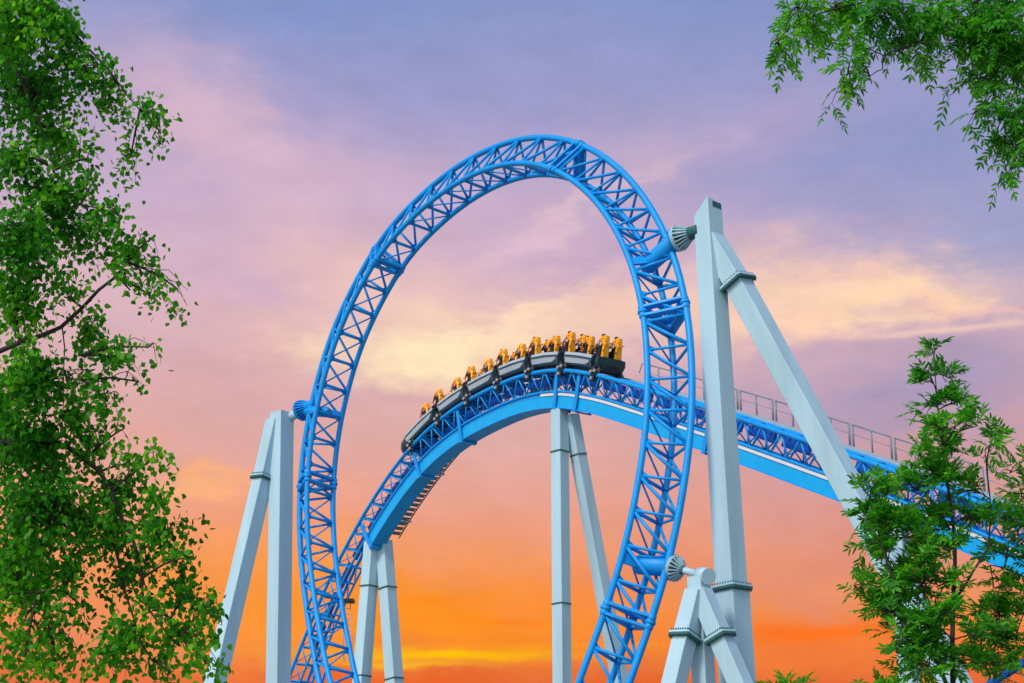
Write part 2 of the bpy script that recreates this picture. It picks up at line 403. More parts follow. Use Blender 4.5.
# ------------------------------------------------------------------ hill track
ht = thing('coaster_hill', 'blue coaster hill track on a deep box beam, carrying the train behind the loop', 'coaster track', (2.6, 81.3, 0))
m = MB(); m.tube(run(hill, 0, hill.L, .675, 0), .11, 12); m.build('rail', BLUE, ht)['label'] = 'near running rail'
m = MB(); m.tube(run(hill, 0, hill.L, -.675, 0), .11, 12); m.build('rail', BLUE, ht)['label'] = 'far running rail'
for sd in (.42, -.42):
    m = MB(); m.tube(run(hill, 0, hill.L, sd, -1.06), .075, 10); m.build('lower_chord', BLUE, ht)
sB0 = s_of_u(-20.4); 
def band(path, s0, s1, hw, u0, u1, step=.5):
    m = MB(); n = int((s1 - s0) / step); V = []
    for i in range(n + 1):
        s_ = s0 + (s1 - s0) * i / n
        V += [path.off(s_, hw, u0), path.off(s_, -hw, u0), path.off(s_, -hw, u1), path.off(s_, hw, u1)]
    F = [(0, 1, 2, 3), tuple(4 * n + k for k in (3, 2, 1, 0))]
    for i in range(n):
        for k in range(4): F.append((4*i + k, 4*i + 4 + k, 4*i + 4 + (k + 1) % 4, 4*i + (k + 1) % 4))
    m.add(V, F); return m
bm = band(hill, sB0, hill.L, .40, -1.28, -1.88); bm.build('box_beam', BEAM_LIT, ht)
m = band(hill, sB0, s_of_u(-1.2), .40, -1.10, -1.27); m.build('beam_flange', BLUE, ht)
m = band(hill, s_of_u(-1.2), hill.L, .445, -1.13, -1.27); m.build('cable_tray', TRAY, ht)
for k in range(26):
    s_ = s_of_u(-27) + k * 2.3; m = band(hill, s_, s_ + 1.7, .10, -.18, -.62, .8); m.build('drive_unit', BLUED, ht)
m = band(hill, sB0, hill.L, .46, -1.88, -1.93); m.build('beam_flange', BLUE, ht)
# bays
n = 98; bay = hill.L / n
for i in range(n):
    s0 = (i + .25) * bay; s1 = min(s0 + bay, hill.L); sm = (s0 + s1) / 2
    m = MB()
    A, B_ = hill.off(s0, .675, 0), hill.off(s0, -.675, 0); a, b = hill.off(sm, .42, -1.06), hill.off(sm, -.42, -1.06)
    A1, B1 = hill.off(s1, .675, 0), hill.off(s1, -.675, 0)
    m.tube([A, B_], .055, 8); m.tube([a, b], .04, 6)
    m.tube([A, a], .043, 6); m.tube([a, A1], .043, 6); m.tube([B_, b], .043, 6); m.tube([b, B1], .043, 6)
    m.tube([A, B1], .03, 6); m.tube([A, b], .035, 6); m.tube([B_, a], .035, 6)
    # tie plate under the rails
    _, T, B, U = hill.frame(s0); c = hill.off(s0, 0, -.1); m.box(c, B, T, U, 1.1, .16, .05)
    m.build('cross_brace', BLUE, ht)
# hanging cable coils inside the descending lattice
for i in range(16):
    s0 = s_of_u(-27) + i * 1.25; c, T, B, U = hill.frame(s0); c = hill.off(s0, .12, -.5); m = MB()
    m.tube([c + (T * math.cos(t) + U * math.sin(t)) * .26 + B * .05 * math.sin(2 * t) for t in [2 * math.pi * k / 14 for k in range(14)]], .03, 6); m.build('cable_coil', GASKET, ht)
# mounting brackets that clasp beam and lattice
for s0, up in ((s_of_u(.35), 0), (s_of_u(2.3), 0), (s_of_u(-9.3), 0), (s_of_u(-14.2), 0), (s_of_u(-20.2), 0), (s_of_u(12.2), 0), (s_of_u(22), 0)):
    _, T, B, U = hill.frame(s0); m = MB()
    for sd in (1, -1): m.prism(hill.off(s0, sd * .47, -2.0), hill.off(s0, sd * .60, -.1), T, B, .26, .07)
    m.prism(hill.off(s0, .5, -2.0), hill.off(s0, -.5, -2.0), T, U, .26, .08)
    m.build('beam_bracket', BLUE, ht, bevel=.01)

# ------------------------------------------------------------------ walkway
wk = thing('maintenance_walkway', 'grey stepped service walkway along the far side of the hill track', 'walkway', (2.6, 82, 0))
def wh(s_):
    t = min(max((s_ - s_of_u(-16)) / 14, 0), 1); return -.66 + .71 * t
dk = MB(); s0, s1 = s_of_u(.5), hill.L - .5; n = int((s1 - s0) / .6); V = []
for i in range(n + 1):
    s_ = s0 + (s1 - s0) * i / n; h = wh(s_)
    V += [hill.off(s_, -1.30, h - .17), hill.off(s_, -2.0, h - .17), hill.off(s_, -2.0, h + .12), hill.off(s_, -1.30, h + .12)]
F = [(0, 1, 2, 3), tuple(4 * n + k for k in (3, 2, 1, 0))]
for i in range(n):
    for k in range(4): F.append((4*i + k, 4*i + 4 + k, 4*i + 4 + (k + 1) % 4, 4*i + (k + 1) % 4))
dk.add(V, F); dk.build('deck', GREYDECK, wk)
Z = Vector((0, 0, 1)); s_ = s_of_u(-20.0); k = 0
while s_ < s_of_u(.4) and k < 70:
    c, T, B, U = hill.frame(s_); c = hill.off(s_, -1.62, wh(s_)); Th = Vector((T.x, T.y, 0)).normalized()
    m = MB(); m.box(c, B, Th, Z, .60, .27, .06); m.box(c + Th * (-.12) - Z * .05, B, Th, Z, .60, .03, .14); m.build('stair_tread', WHITE2, wk); s_ += .42; k += 1
m = MB(); m.tube([hill.off(t, -1.95, wh(t) - .06) for t in np.linspace(s_of_u(-20.3), s_of_u(.5), 60)], .035, 6); m.build('stringer', GASKET, wk)
m = MB(); m.tube([hill.off(t, -1.24, wh(t) - .06) for t in np.linspace(s_of_u(-20.3), s_of_u(.5), 60)], .035, 6); m.build('stringer', GASKET, wk)
for i in range(12):      # brackets to the beam
    s_ = s_of_u(-19 + i * 3.9); m = MB(); m.tube([hill.off(s_, -.4, -1.0), hill.off(s_, -2.0, wh(s_) - .2)], .05, 6); m.tube([hill.off(s_, -.6, -.12), hill.off(s_, -2.0, wh(s_) - .2)], .04, 6); m.build('bracket_arm', GREYDECK, wk)
s_ = s_of_u(4.3); first = True
while s_ + 2.4 < hill.L - 1:
    if not (s_of_u(14.9) < s_ + 1.2 < s_of_u(15.0)):
        m = MB(); b = lambda t: hill.off(t, -1.95, wh(t) + .1)
        top = lambda t: b(t) + Z * .98
        if first: m.tube([b(s_ - .5) + Z * .45, b(s_ - .2) + Z * .98, top(s_)], .022, 6)
        m.tube([top(s_), top(s_ + 1.2), top(s_ + 2.32)], .034, 6)
        for t in (s_, s_ + 1.16, s_ + 2.32): m.tube([b(t), top(t)], .048 if t != s_ + 1.16 else .04, 6)
        m.tube([b(s_) + Z * .55, b(s_ + 2.32) + Z * .55], .014, 5)
        m.build('handrail', WHITE2, wk); first = False
    s_ += 2.55
# small boxes clamped to the railing
for px_u in (9.1, 15.4):
    s_ = s_of_u(px_u); c = hill.off(s_, -1.85, .1) + Z * .5; m = MB(); _, T, B, U = hill.frame(s_)
    m.prism(c - Z * .5, c + Z * .25, T, B, .05, .05); m.prism(c - Z * .12, c + Z * .14, T, B, .2, .16); m.prism(c + Z * .14, c + Z * .26, T, B, .13, .1); m.build('sensor_box', CHASSIS, wk)

# ladder on the left slope
la, lb_ = at(346, 603, 99), at(348.5, 662, 99); ld = thing('access_ladder', 'thin grey access ladder hanging below the left slope, beside the two-legged frame', 'ladder', (la.x, la.y, lb_.z))
w = Vector((.26, 0, 0)); 
for sx in (-1, 1):
    m = MB(); m.tube([la + w * sx, lb_ + w * sx], .025, 6); m.build('stile', GREYDECK, ld)
m = MB()
for i in range(11):
    c = la + (lb_ - la) * (i / 10.5); m.tube([c - w, c + w], .02, 6)
m.build('rungs', GREYDECK, ld)
m = MB(); m.box(la + Vector((0, 0, .12)), Vector((1, 0, 0)), Vector((0, 1, 0)), Z, 1.0, .9, .16); m.build('landing', CHASSIS, ld)

# ------------------------------------------------------------------ train
S0 = HS0 - 0.0
so = lambda s_: S0 + s_
tr = thing('coaster_train', 'long slate and grey coaster train with amber seats cresting the hill', 'coaster train', hill.off(so(28), 0, .1))
BOG = [18.35, 21.45, 24.55, 27.6, 30.6, 33.55, 36.5]
def mat_local(s_, side, up, parent, mirror=False):
    p, T, B, U = hill.frame(s_); fwd = -T            # train travels towards the left end
    q = hill.off(s_, side, up); Y = U.cross(fwd)
    M = Matrix(((fwd.x, Y.x, U.x, q.x), (fwd.y, Y.y, U.y, q.y), (fwd.z, Y.z, U.z, q.z), (0, 0, 0, 1)))
    return Matrix.Translation(-wloc(parent)) @ M if parent else M
def carbody(s0, s1, first=False):
    n = 6; m = MB(); prof = [(-.78, .42), (-.66, .30), (.66, .30), (.78, .42), (.86, .66), (.80, .92), (.55, .95), (-.55, .95), (-.80, .92), (-.86, .66)]
    V = []
    for i in range(n + 1):
        t = i / n; s_ = s0 + (s1 - s0) * t; k = 1.0; up = 0
        if first and i < 3: k = (.16, .74, .93)[i]
        if first and i: s_ = s0 + (s1 - s0) * (0, .05, .13, .3, .5, .75, 1)[i]
        for y, z in prof:
            zz = z if k == 1 else .48 + (z - .48) * k
            V.append(hill.off(s_, y * (k if k < 1 else 1), zz))
    c = len(prof); F = [tuple(range(c)), tuple(reversed([n * c + k for k in range(c)]))]
    for i in range(n):
        for k in range(c): F.append((i*c + k, i*c + (k+1) % c, i*c + c + (k+1) % c, i*c + c + k))
    m.add(V, F); return m
cars = [(16.95, 21.1, True)] + [(BOG[i] + .22, BOG[i + 1] - .34, False) for i in range(1, 6)] + [(36.5, 36.72, False)]
for ci, (a, b, fst) in enumerate(cars):
    last = ci == len(cars) - 1
    o = carbody(so(a), so(b), fst).build('car_body', TEALBLK if last or fst else PANEL2, tr, bevel=.02)
    if last: continue
    for sd in (1, -1):
        m = MB(); aa_ = a + (1.1 if fst else .05); pts = [(aa_, .78), (aa_ + .1, .90), (b - .35, .90), (b + .02, .82), (b - .1, .60), (aa_, .60)]
        for quad in ([(aa_, .80, .95), ((aa_ + b) / 2, .80, .96), (b, .78, .95)], [(aa_ + .1, .40, .66), ((aa_ + b) / 2, .40, .66), (b - .45, .42, .66), (b - .15, .56, .66)]):
            V = []; 
            for (s_, z0, z1) in quad:
                for z in (z0, z1):
                    y0 = .80 + .07 * (1 - abs(z - .68) / .3); V += [hill.off(so(s_), sd * (y0 + .05), z), hill.off(so(s_), sd * (y0 - .06), z)]
            k = len(quad); F = [(0, 1, 3, 2), (4*k-4, 4*k-2, 4*k-1, 4*k-3)]
            for i in range(k - 1):
                q = 4 * i; F += [(q, q+2, q+6, q+4), (q+1, q+5, q+7, q+3), (q, q+4, q+5, q+1), (q+2, q+3, q+7, q+6)]
            m.add(V, F)
        m.build('side_panel', PANEL, o, bevel=.012)
# chassis keel
m = MB(); V = []; nK = 40
for i in range(nK + 1):
    s_ = so(18.0 + 18.7 * i / nK); V += [hill.off(s_, .42, .14), hill.off(s_, -.42, .14), hill.off(s_, -.42, .32), hill.off(s_, .42, .32)]
F = [(0, 1, 2, 3), tuple(4 * nK + k for k in (3, 2, 1, 0))]
for i in range(nK):
    for k in range(4): F.append((4*i + k, 4*i + 4 + k, 4*i + 4 + (k + 1) % 4, 4*i + (k + 1) % 4))
m.add(V, F); m.build('chassis', CHASSIS, tr)
m = MB(); m.box(hill.off(so(36.78), 0, .42), *[hill.frame(so(36.78))[k] for k in (2, 1, 3)], 1.1, .12, .35); m.build('rear_bumper', CHASSIS, tr, bevel=.03)
m = MB(); m.box(hill.off(so(17.9), 0, .2), *[hill.frame(so(17.9))[k] for k in (2, 1, 3)], 1.0, .35, .2); m.build('front_bumper', CHASSIS, tr, bevel=.03)

# bogie (wheel carrier) in local space
def X_(x, y, z): return Vector((x, y, z))
bg = MB()
for sd in (1, -1):
    bg.prism(X_(0, sd * .80, -.34), X_(0, sd * .80, .46), X_(1, 0, 0), X_(0, 1, 0), .34, .10, .20, .10)
    bg.prism(X_(-.28, sd * .80, .10), X_(.28, sd * .80, .10), X_(0, 1, 0), X_(0, 0, 1), .10, .20)
bg.prism(X_(0, -.8, .38), X_(0, .8, .38), X_(1, 0, 0), X_(0, 0, 1), .2, .16)
bg_me = bg.mesh('bogie', CHASSIS)
wm = MB()
wm.tube([X_(0, -.05, 0), X_(0, .05, 0)], .15, 16); wh_me = wm.mesh('wheel', TYRE)
hm = MB(); hm.tube([X_(0, -.065, 0), X_(0, .065, 0)], .085, 12); hub_me = hm.mesh('hub', HUB)
for k, s_ in enumerate(BOG):
    o = bpy.data.objects.new('bogie', bg_me); COL.objects.link(o); o.parent = tr; o.matrix_local = mat_local(so(s_), 0, 0, tr)
    for sd in (1, -1):
        for x, z, yy in ((.19, .25, .68), (-.19, .25, .68), (0, -.24, .70)):
            w_ = bpy.data.objects.new('wheel', wh_me); COL.objects.link(w_); w_.parent = o; w_.location = (x, sd * yy, z)
            w_.scale = (.82, 1, .82) if z < 0 else (1, 1, 1)
        for x in (.14, -.14):
            w_ = bpy.data.objects.new('hub', hub_me); COL.objects.link(w_); w_.parent = o; w_.location = (x, sd * .86, .12 if x > 0 else .2)
        w_ = bpy.data.objects.new('hub', hub_me); COL.objects.link(w_); w_.parent = o; w_.location = (0, sd * .86, -.2)

# seat in local space: origin at floor of the car top, x forward, z up
SEAT = {}
m = MB()   # amber back shell with round headrest
m.prism(X_(-.22, 0, .02), X_(-.14, 0, .62), X_(1, 0, 0), X_(0, 1, 0), .15, .36, .12, .30, c=.3)
m.prism(X_(-.10, 0, .60), X_(-.05, 0, .99), X_(1, 0, 0), X_(0, 1, 0), .30, .34, .20, .26, c=.32); m.prism(X_(.02, 0, .74), X_(.10, 0, .93), X_(1, 0, 0), X_(0, 1, 0), .10, .40, .08, .34, c=.3); 
for sd in (1, -1): m.tube([X_(-.05, sd * .16, .86), X_(.10, sd * .18, .80), X_(.16, sd * .17, .66)], .035, 8)
SEAT['seat_shell'] = m.mesh('seat_shell', YELLOW)
m = MB(); m.prism(X_(.0, 0, .02), X_(-.03, 0, .60), X_(1, 0, 0), X_(0, 1, 0), .18, .40, .10, .30, c=.3); m.prism(X_(-.1, 0, .0), X_(.42, 0, .06), X_(0, 1, 0), X_(0, 0, 1), .42, .22, c=.3)
for sd in (1, -1): m.prism(X_(-.05, sd * .22, -.02), X_(-.02, sd * .20, .52), X_(1, 0, 0), X_(0, 1, 0), .30, .05, .12, .05, c=.2)
SEAT['seat_pad'] = m.mesh('seat_pad', BLACKSEAT)
m = MB()
for sd in (1, -1): m.tube([X_(-.16, sd * .24, .70), X_(.06, sd * .27, .66), X_(.24, sd * .25, .46), X_(.30, sd * .20, .26), X_(.22, sd * .10, .20)], .022, 8)
m.tube([X_(.22, -.12, .20), X_(.22, .12, .20)], .05, 8)
SEAT['restraint'] = m.mesh('restraint', ORANGE)
m = MB()
m.tube([X_(-.16, .14, .84), X_(-.34, .17, .78), X_(-.40, .18, .62), X_(-.38, .18, .42), X_(-.22, .16, .30)], .018, 8)
SEAT['handle'] = m.mesh('handle', ORANGE)
ROWS = [20.0, 21.35, 23.2, 24.6, 26.3, 27.7, 29.35, 30.6, 32.3, 33.5, 35.15, 36.35]
UPS = .84
# ---- rider meshes
def skin_mesh(name, V, E, rad, mat, sub=1, root=0):
    me = bpy.data.meshes.new(name); me.from_pydata(V, E, []); o = bpy.data.objects.new(name, me); COL.objects.link(o)
    sk = o.modifiers.new('s', 'SKIN'); o.modifiers.new('b', 'SUBSURF').levels = sub
    for i, r in enumerate(rad): me.skin_vertices[0].data[i].radius = (r, r)
    for i in range(len(V)): me.skin_vertices[0].data[i].use_root = (i == root)
    dg = bpy.context.evaluated_depsgraph_get(); ev = o.evaluated_get(dg); me2 = bpy.data.meshes.new_from_object(ev)
    bpy.data.objects.remove(o); me2.name = name; me2.materials.clear(); me2.materials.append(mat)
    for p in me2.polygons: p.use_smooth = True
    return me2
V = [(.05, 0, .12), (.04, 0, .30), (.03, 0, .48), (.05, 0, .60), (.07, 0, .68)]; E = [(0, 1), (1, 2), (2, 3), (3, 4)]; rad = [.14, .13, .14, .06, .055]
# head continues the neck
V += [(.09, 0, .75), (.09, 0, .84), (.085, 0, .90)]; E += [(4, 5), (5, 6), (6, 7)]; rad += [.085, .095, .06]
for sd in (1, -1):
    b = len(V)
    V += [(.04, sd * .17, .53), (.13, sd * .22, .34), (.32, sd * .18, .36), (.37, sd * .17, .37)]
    E += [(2, b), (b, b + 1), (b + 1, b + 2), (b + 2, b + 3)]; rad += [.055, .042, .03, .034]
    for k, (dy, dz, l) in enumerate(((.03, .012, .06), (.012, .016, .075), (-.006, .014, .07), (-.024, .008, .055), (.02 * -sd, .035, .04))):
        q = len(V); V += [(.38 + l * .6, sd * .17 + dy, .37 + dz), (.38 + l * .7, sd * .17 + dy, .37 + dz - .03)]; E += [(b + 3, q), (q, q + 1)]; rad += [.009, .008]
    b = len(V); V += [(.12, sd * .10, .10), (.50, sd * .13, .14), (.56, sd * .13, -.26), (.60, sd * .13, -.34), (.70, sd * .14, -.34)]
    E += [(0, b), (b, b + 1), (b + 1, b + 2), (b + 2, b + 3), (b + 3, b + 4)]; rad += [.085, .06, .04, .04, .032]
BODY = skin_mesh('person_body', V, E, rad, SKIN, 1)
bmx = MB(); bmx.sphere(X_(.185, 0, .80), .022, .016, .026, 8, 6)
# face: nose, ears, eyes, mouth joined onto the body mesh
import bmesh
bmm = bmesh.new(); bmm.from_mesh(BODY)
tmp = MB(); tmp.sphere(X_(.183, 0, .805), .022, .015, .026, 8, 6)
for sd in (1, -1): tmp.sphere(X_(.09, sd * .092, .81), .022, .012, .032, 8, 6)
tm = tmp.mesh('t', SKIN); bmm.from_mesh(tm); bmm.to_mesh(BODY); bmm.free()
for p in BODY.polygons: p.use_smooth = True
m = MB()
for sd in (1, -1): m.sphere(X_(.172, sd * .033, .832), .010, .014, .009, 8, 6)
m.sphere(X_(.172, 0, .762), .010, .026, .006, 8, 6); FACE = m.mesh('eyes_and_mouth', HAIRS[0])
V = [(.05, 0, .10), (.04, 0, .30), (.03, 0, .48), (.045, 0, .57)]; E = [(0, 1), (1, 2), (2, 3)]; rad = [.155, .145, .155, .075]
for sd in (1, -1):
    b = len(V); V += [(.04, sd * .17, .53), (.115, sd * .212, .38)]; E += [(2, b), (b, b + 1)]; rad += [.066, .058]
SHIRT = skin_mesh('shirt', V, E, rad, SHIRTS[0][1], 1)
V = [(.03, 0, .10)]; E = []; rad = [.15]
for sd in (1, -1):
    b = len(V); V += [(.12, sd * .10, .10), (.50, sd * .13, .14), (.56, sd * .13, -.20)]; E += [(0, b), (b, b + 1), (b + 1, b + 2)]; rad += [.098, .074, .056]
TROUS = skin_mesh('trousers', V, E, rad, DENIM, 1)
m = MB(); m.sphere(X_(.065, 0, .855), .105, .103, .092, 12, 8); HAIR = m.mesh('hair', HAIRS[0])

ORD = ['front', 'second', 'third', 'fourth', 'fifth', 'sixth', 'seventh', 'eighth', 'ninth', 'tenth', 'eleventh', 'rearmost']
def child(name, me, parent, mat=None, loc=None):
    o = bpy.data.objects.new(name, me); COL.objects.link(o); o.parent = parent
    if mat: o.material_slots[0].link = 'OBJECT'; o.material_slots[0].material = mat
    return o
for ri, s_ in enumerate(ROWS):
    for side, sn in ((.40, 'near'), (-.40, 'far')):
        up = UPS + (.05 if ri % 2 else -.09)
        M = mat_local(so(s_), side, up, tr)
        st = bpy.data.objects.new('seat', SEAT['seat_pad']); COL.objects.link(st); st.parent = tr; st.matrix_local = M @ Matrix.Diagonal((1.12, 1.2, 1.15, 1))
        child('seat_shell', SEAT['seat_shell'], st); child('restraint', SEAT['restraint'], st); child('handle', SEAT['handle'], st)
        rnd = random.Random(ri * 2 + (side > 0) + 11); sh, smat = SHIRTS[rnd.choice([0, 0, 1, 2, 3, 4])]; hk = rnd.choice([0, 0, 1, 1, 2]); hn = ['dark', 'brown', 'fair'][hk]
        row = ('in the %s row' % ORD[ri])
        W = mat_local(so(s_), side, up + .05, None)
        p = thing('person', '%s-haired seated rider in %s top %s of the train, %s-side seat' % (hn, sh, row, sn), 'person', (0, 0, 0), 'riders on the coaster train')
        p.matrix_world = W @ Matrix.Translation((.12, 0, .14 if ri % 2 else .08)) @ Matrix.Diagonal((1.08, 1.08, 1.08, 1))
        child('person_body', BODY, p); child('shirt', SHIRT, p, smat); child('trousers', TROUS, p); child('hair', HAIR, p, HAIRS[hk]); child('face', FACE, p)

# ------------------------------------------------------------------ a low piece of track at the lower right edge
l0 = at(990, 698, 42); l1 = at(1056, 656, 40)
lo = thing('low_track', 'dark blue tube of lower coaster track at the bottom right edge, behind the ash leaves', 'coaster track', (l0.x, l0.y, 0))
d = (l1 - l0); d2 = Vector((d.x, d.y, 0)).normalized(); sd = Vector((-d2.y, d2.x, 0))
pts = [l0 - d * 2.0 + Vector((0, 0, -1.2)), l0 - d * 1.0 + Vector((0, 0, -.3)), l0, l1, l1 + d, l1 + d * 2.5 - Vector((0, 0, .6))]
e_ = pts[-1]; dn = Vector((d.x, d.y, 0)).normalized()
pts += [e_ + dn * 4 - Vector((0, 0, 1.6)), e_ + dn * 8 + Vector((0, 1.5, 1.8 - e_.z + 1.2)), e_ + dn * 13 + Vector((0, 4, 1.3 - e_.z)), e_ + dn * 22 + Vector((0, 9, 1.3 - e_.z))]
s_0 = pts[0]; pts = [s_0 - dn * 16 + Vector((0, 0, 1.3 - s_0.z)), s_0 - dn * 9 + Vector((0, 0, 1.6 - s_0.z)), s_0 - dn * 4 + Vector((0, 0, -1.4))] + pts
lp = Path(catmull(pts, .4), tuple(-sd))
for a in (.6, -.6):
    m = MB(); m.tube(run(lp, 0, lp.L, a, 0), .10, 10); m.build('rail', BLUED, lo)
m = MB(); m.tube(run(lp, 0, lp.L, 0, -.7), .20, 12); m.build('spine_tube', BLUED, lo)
for i in range(int(lp.L / 1.1)):
    s_ = .5 + i * 1.1; m = MB(); m.tube([lp.off(s_, .6, 0), lp.off(s_, 0, -.62), lp.off(s_, -.6, 0)], .05, 6); m.build('cross_brace', BLUE, lo)
for s_ in (2.0, lp.L - 2): 
    q = lp.off(s_, 0, -.8); m = MB(); m.prism(Vector((q.x, q.y, 0)), q, Vector((1, 0, 0)), Vector((0, 1, 0)), .4, .4); m.build('column', WHITE, lo)

# ------------------------------------------------------------------ trees
class Foliage:
    def __init__(s): s.V = []; s.F = []; s.n = 0
    def leaves(s, base, d, nrm, L, W, shape):
        """base (n,3), d axis, nrm normal; shape list of (t, w, lift) outline points"""
        n = len(base); side = np.cross(d, nrm); side /= np.linalg.norm(side, axis=1)[:, None] + 1e-9
        k = len(shape); out = np.zeros((n, k, 3))
        for j, (t, w, z) in enumerate(shape):
            out[:, j] = base + d * (t * L)[:, None] + side * (w * W)[:, None] + nrm * (z * L)[:, None]
        s.V.append(out.reshape(-1, 3)); idx = s.n + np.arange(n * k).reshape(n, k); s.F.append(idx); s.n += n * k
    def build(s, name, mat, parent, shape_faces):
        V = np.concatenate(s.V); I = np.concatenate(s.F); off = wloc(parent); V = V - np.array(off)
        loops = []; 
        faces = np.concatenate([I[:, list(f)] for f in shape_faces]) if len(set(len(f) for f in shape_faces)) == 1 else None
        me = bpy.data.meshes.new(name); nf, k = faces.shape
        me.vertices.add(len(V)); me.vertices.foreach_set('co', V.ravel().astype('f'))
        me.loops.add(nf * k); me.loops.foreach_set('vertex_index', faces.ravel().astype('i'))
        me.polygons.add(nf); me.polygons.foreach_set('loop_start', np.arange(0, nf * k, k, dtype='i')); me.update(calc_edges=True)
        me.materials.append(mat); o = bpy.data.objects.new(name, me); COL.objects.link(o); o.parent = parent; return o
# outline: base, left, left-upper, tip, right-upper, right, centre fold handled by two quads
BSH = [(0, 0, 0), (.22, -.48, .05), (.55, -.40, .05), (1, 0, -.06), (.55, .40, .05), (.22, .48, .05)]
ASH = [(0, 0, 0), (.30, -.46, .04), (.65, -.36, .02), (1, 0, -.08), (.65, .36, .02), (.30, .46, .04)]
QF = [(0, 1, 2, 3), (0, 3, 4, 5)]

def unit(a): return a / (np.linalg.norm(a, axis=-1, keepdims=True) + 1e-9)
def clump_points(c, rx, ry, D, rz, n, rng):
    """n points inside an ellipsoid whose centre is a surveyed bearing and range"""
    C = np.array(at(c[0], c[1], D)); s = D / FPX
    p = unit(rng.normal(size=(n, 3))) * (rng.random((n, 1)) ** (1 / 2.4))
    return C + p * np.array([rx * s, rz, ry * s * 1.03])

def limb(m, pts, r0, r1, jitter=.0):
    P = catmull([np.array(p) for p in pts], .15); n = len(P)
    if jitter: P[1:-1] += RNG.normal(size=(n - 2, 3)) * jitter
    m.tube([Vector(p) for p in P], [r0 + (r1 - r0) * (i / (n - 1)) for i in range(n)], 8); return P

def tree(name, label, cat, base, trunk_pts, limbs, clumps, mat, bark, kind, leaf_n, group, seed, rz=.45, trunk_r=(.14, .03), asc=.85):
    rng = np.random.default_rng(seed)
    t = thing(name, label, cat, base, group)
    tm = MB(); P = [limb(tm, trunk_pts, *trunk_r)]; tm.build('trunk', bark, t)
    allp = [P[0]]
    for L_ in limbs:
        lm = MB(); Q = limb(lm, L_[0], L_[1], L_[2], .008); allp.append(Q); lm.build('limb', BARK, t)
    nodes = np.concatenate(allp); tw = MB(); fo = Foliage()
    for (px, py, rx, ry, dens, D) in clumps:
        C = clump_points((px, py), rx, ry, D, rz, 1, rng)[0] * .5 + np.array(at(px, py, D)) * .5
        dd_ = np.linalg.norm(nodes - C, axis=1) + np.maximum(0, (nodes[:, 2] - C[2])) * 0
        L0 = nodes[dd_.argmin()]
        mid = (L0 + C) / 2 + np.array([0, 0, .06 * np.linalg.norm(C - L0)])
        main = catmull([L0, mid, C], .12)
        if np.linalg.norm(C - L0) > .08: tw.tube([Vector(p) for p in main], [max(.003, (.012 if kind == 'birch' else .0065) * (1 - .6 * i / len(main))) for i in range(len(main))], 5, False)
        area = math.pi * rx * ry * dens
        if kind == 'birch':
            K = max(3, int(area / 170)); T = clump_points((px, py), rx, ry, D, rz, K, rng)
            per = max(3, int(leaf_n * area / K))
            for q in T:
                st = main[rng.integers(len(main) // 3, len(main))]
                drop = np.array([0, 0, -.12 * rng.random()])
                tw_p = catmull([st, (st + q) / 2 + np.array([0, 0, .08]), q, q + unit(q - st) * .05 + drop], .07)
                tw.tube([Vector(p) for p in tw_p], [max(.0018, .005 * (1 - i / len(tw_p))) for i in range(len(tw_p))], 3, False)
                n = per; i = rng.integers(len(tw_p) // 3, len(tw_p), n)
                b = tw_p[i] + rng.normal(size=(n, 3)) * np.array([.055, .06, .055])
                d = unit(np.stack([rng.normal(size=n) * .6, rng.normal(size=n) * .6, -.75 + rng.normal(size=n) * .4], 1))
                nr = unit(np.cross(d, rng.normal(size=(n, 3)))); fo.leaves(b, d, nr, rng.uniform(.038, .070, n), rng.uniform(.035, .055, n), BSH)
        else:
            rx, ry = max(3, rx * .82), max(3, ry * .82); K = max(3, int(area / 190)); T = clump_points((px, py), rx, ry, D, rz, K, rng)
            per = max(3, int(math.ceil(leaf_n * area / K)))
            for q in T:
                st = main[rng.integers(len(main) // 3, len(main))]
                tw_p = catmull([st, (st + q) / 2 + np.array([0, 0, .03]), q], .07)
                tw.tube([Vector(p) for p in tw_p], [max(.0025, .006 * (1 - .7 * i / len(tw_p))) for i in range(len(tw_p))], 4, False)
                td = unit(q - st)
                for k in range(per):
                    f = 1 - (k // 2) / max(1, per / 2) * .85; b = tw_p[min(len(tw_p) - 1, int(f * (len(tw_p) - 1)))]
                    az = rng.random() * 2 * math.pi; out = unit(np.array([math.cos(az), math.sin(az), 0]) * .8 + td * .6 + np.array([0, 0, asc + rng.normal() * .55]))
                    ln = rng.uniform(.12, .19); npair = rng.integers(3, 6)
                    sag = rng.uniform(.05, .4) + (.25 if asc < .1 else 0)
                    ts = np.linspace(.28, .93, npair); rp = b + out * (ts * ln)[:, None] + np.array([0, 0, -1]) * (sag * ln * ts ** 2)[:, None]
                    dr = unit(out + np.array([0, 0, -1]) * (2 * sag * ts)[:, None])
                    end = b + out * ln + np.array([0, 0, -sag * ln]); tw.tube([Vector(b), Vector(rp[npair // 2]), Vector(end)], .0022, 3, False)
                    up = unit(rng.normal(size=3) * .45 + np.array([0, 0, 1])); sd_ = unit(np.cross(dr, up)); nrm = unit(np.cross(sd_, dr))
                    for sg in (1, -1):
                        d = unit(dr * .75 + sd_ * sg * .85 + rng.normal(size=(npair, 3)) * .12 + np.array([0, 0, -.12]))
                        fo.leaves(rp, d, unit(nrm + rng.normal(size=(npair, 3)) * .2), rng.uniform(.062, .095, npair), rng.uniform(.021, .030, npair), ASH)
                    fo.leaves(end[None], dr[-1:], nrm[-1:], rng.uniform(.065, .09, 1), rng.uniform(.024, .034, 1), ASH)
    tw.build('twigs', BARK, t); fo.build('crown', mat, t, QF); return t, fo.n // 6

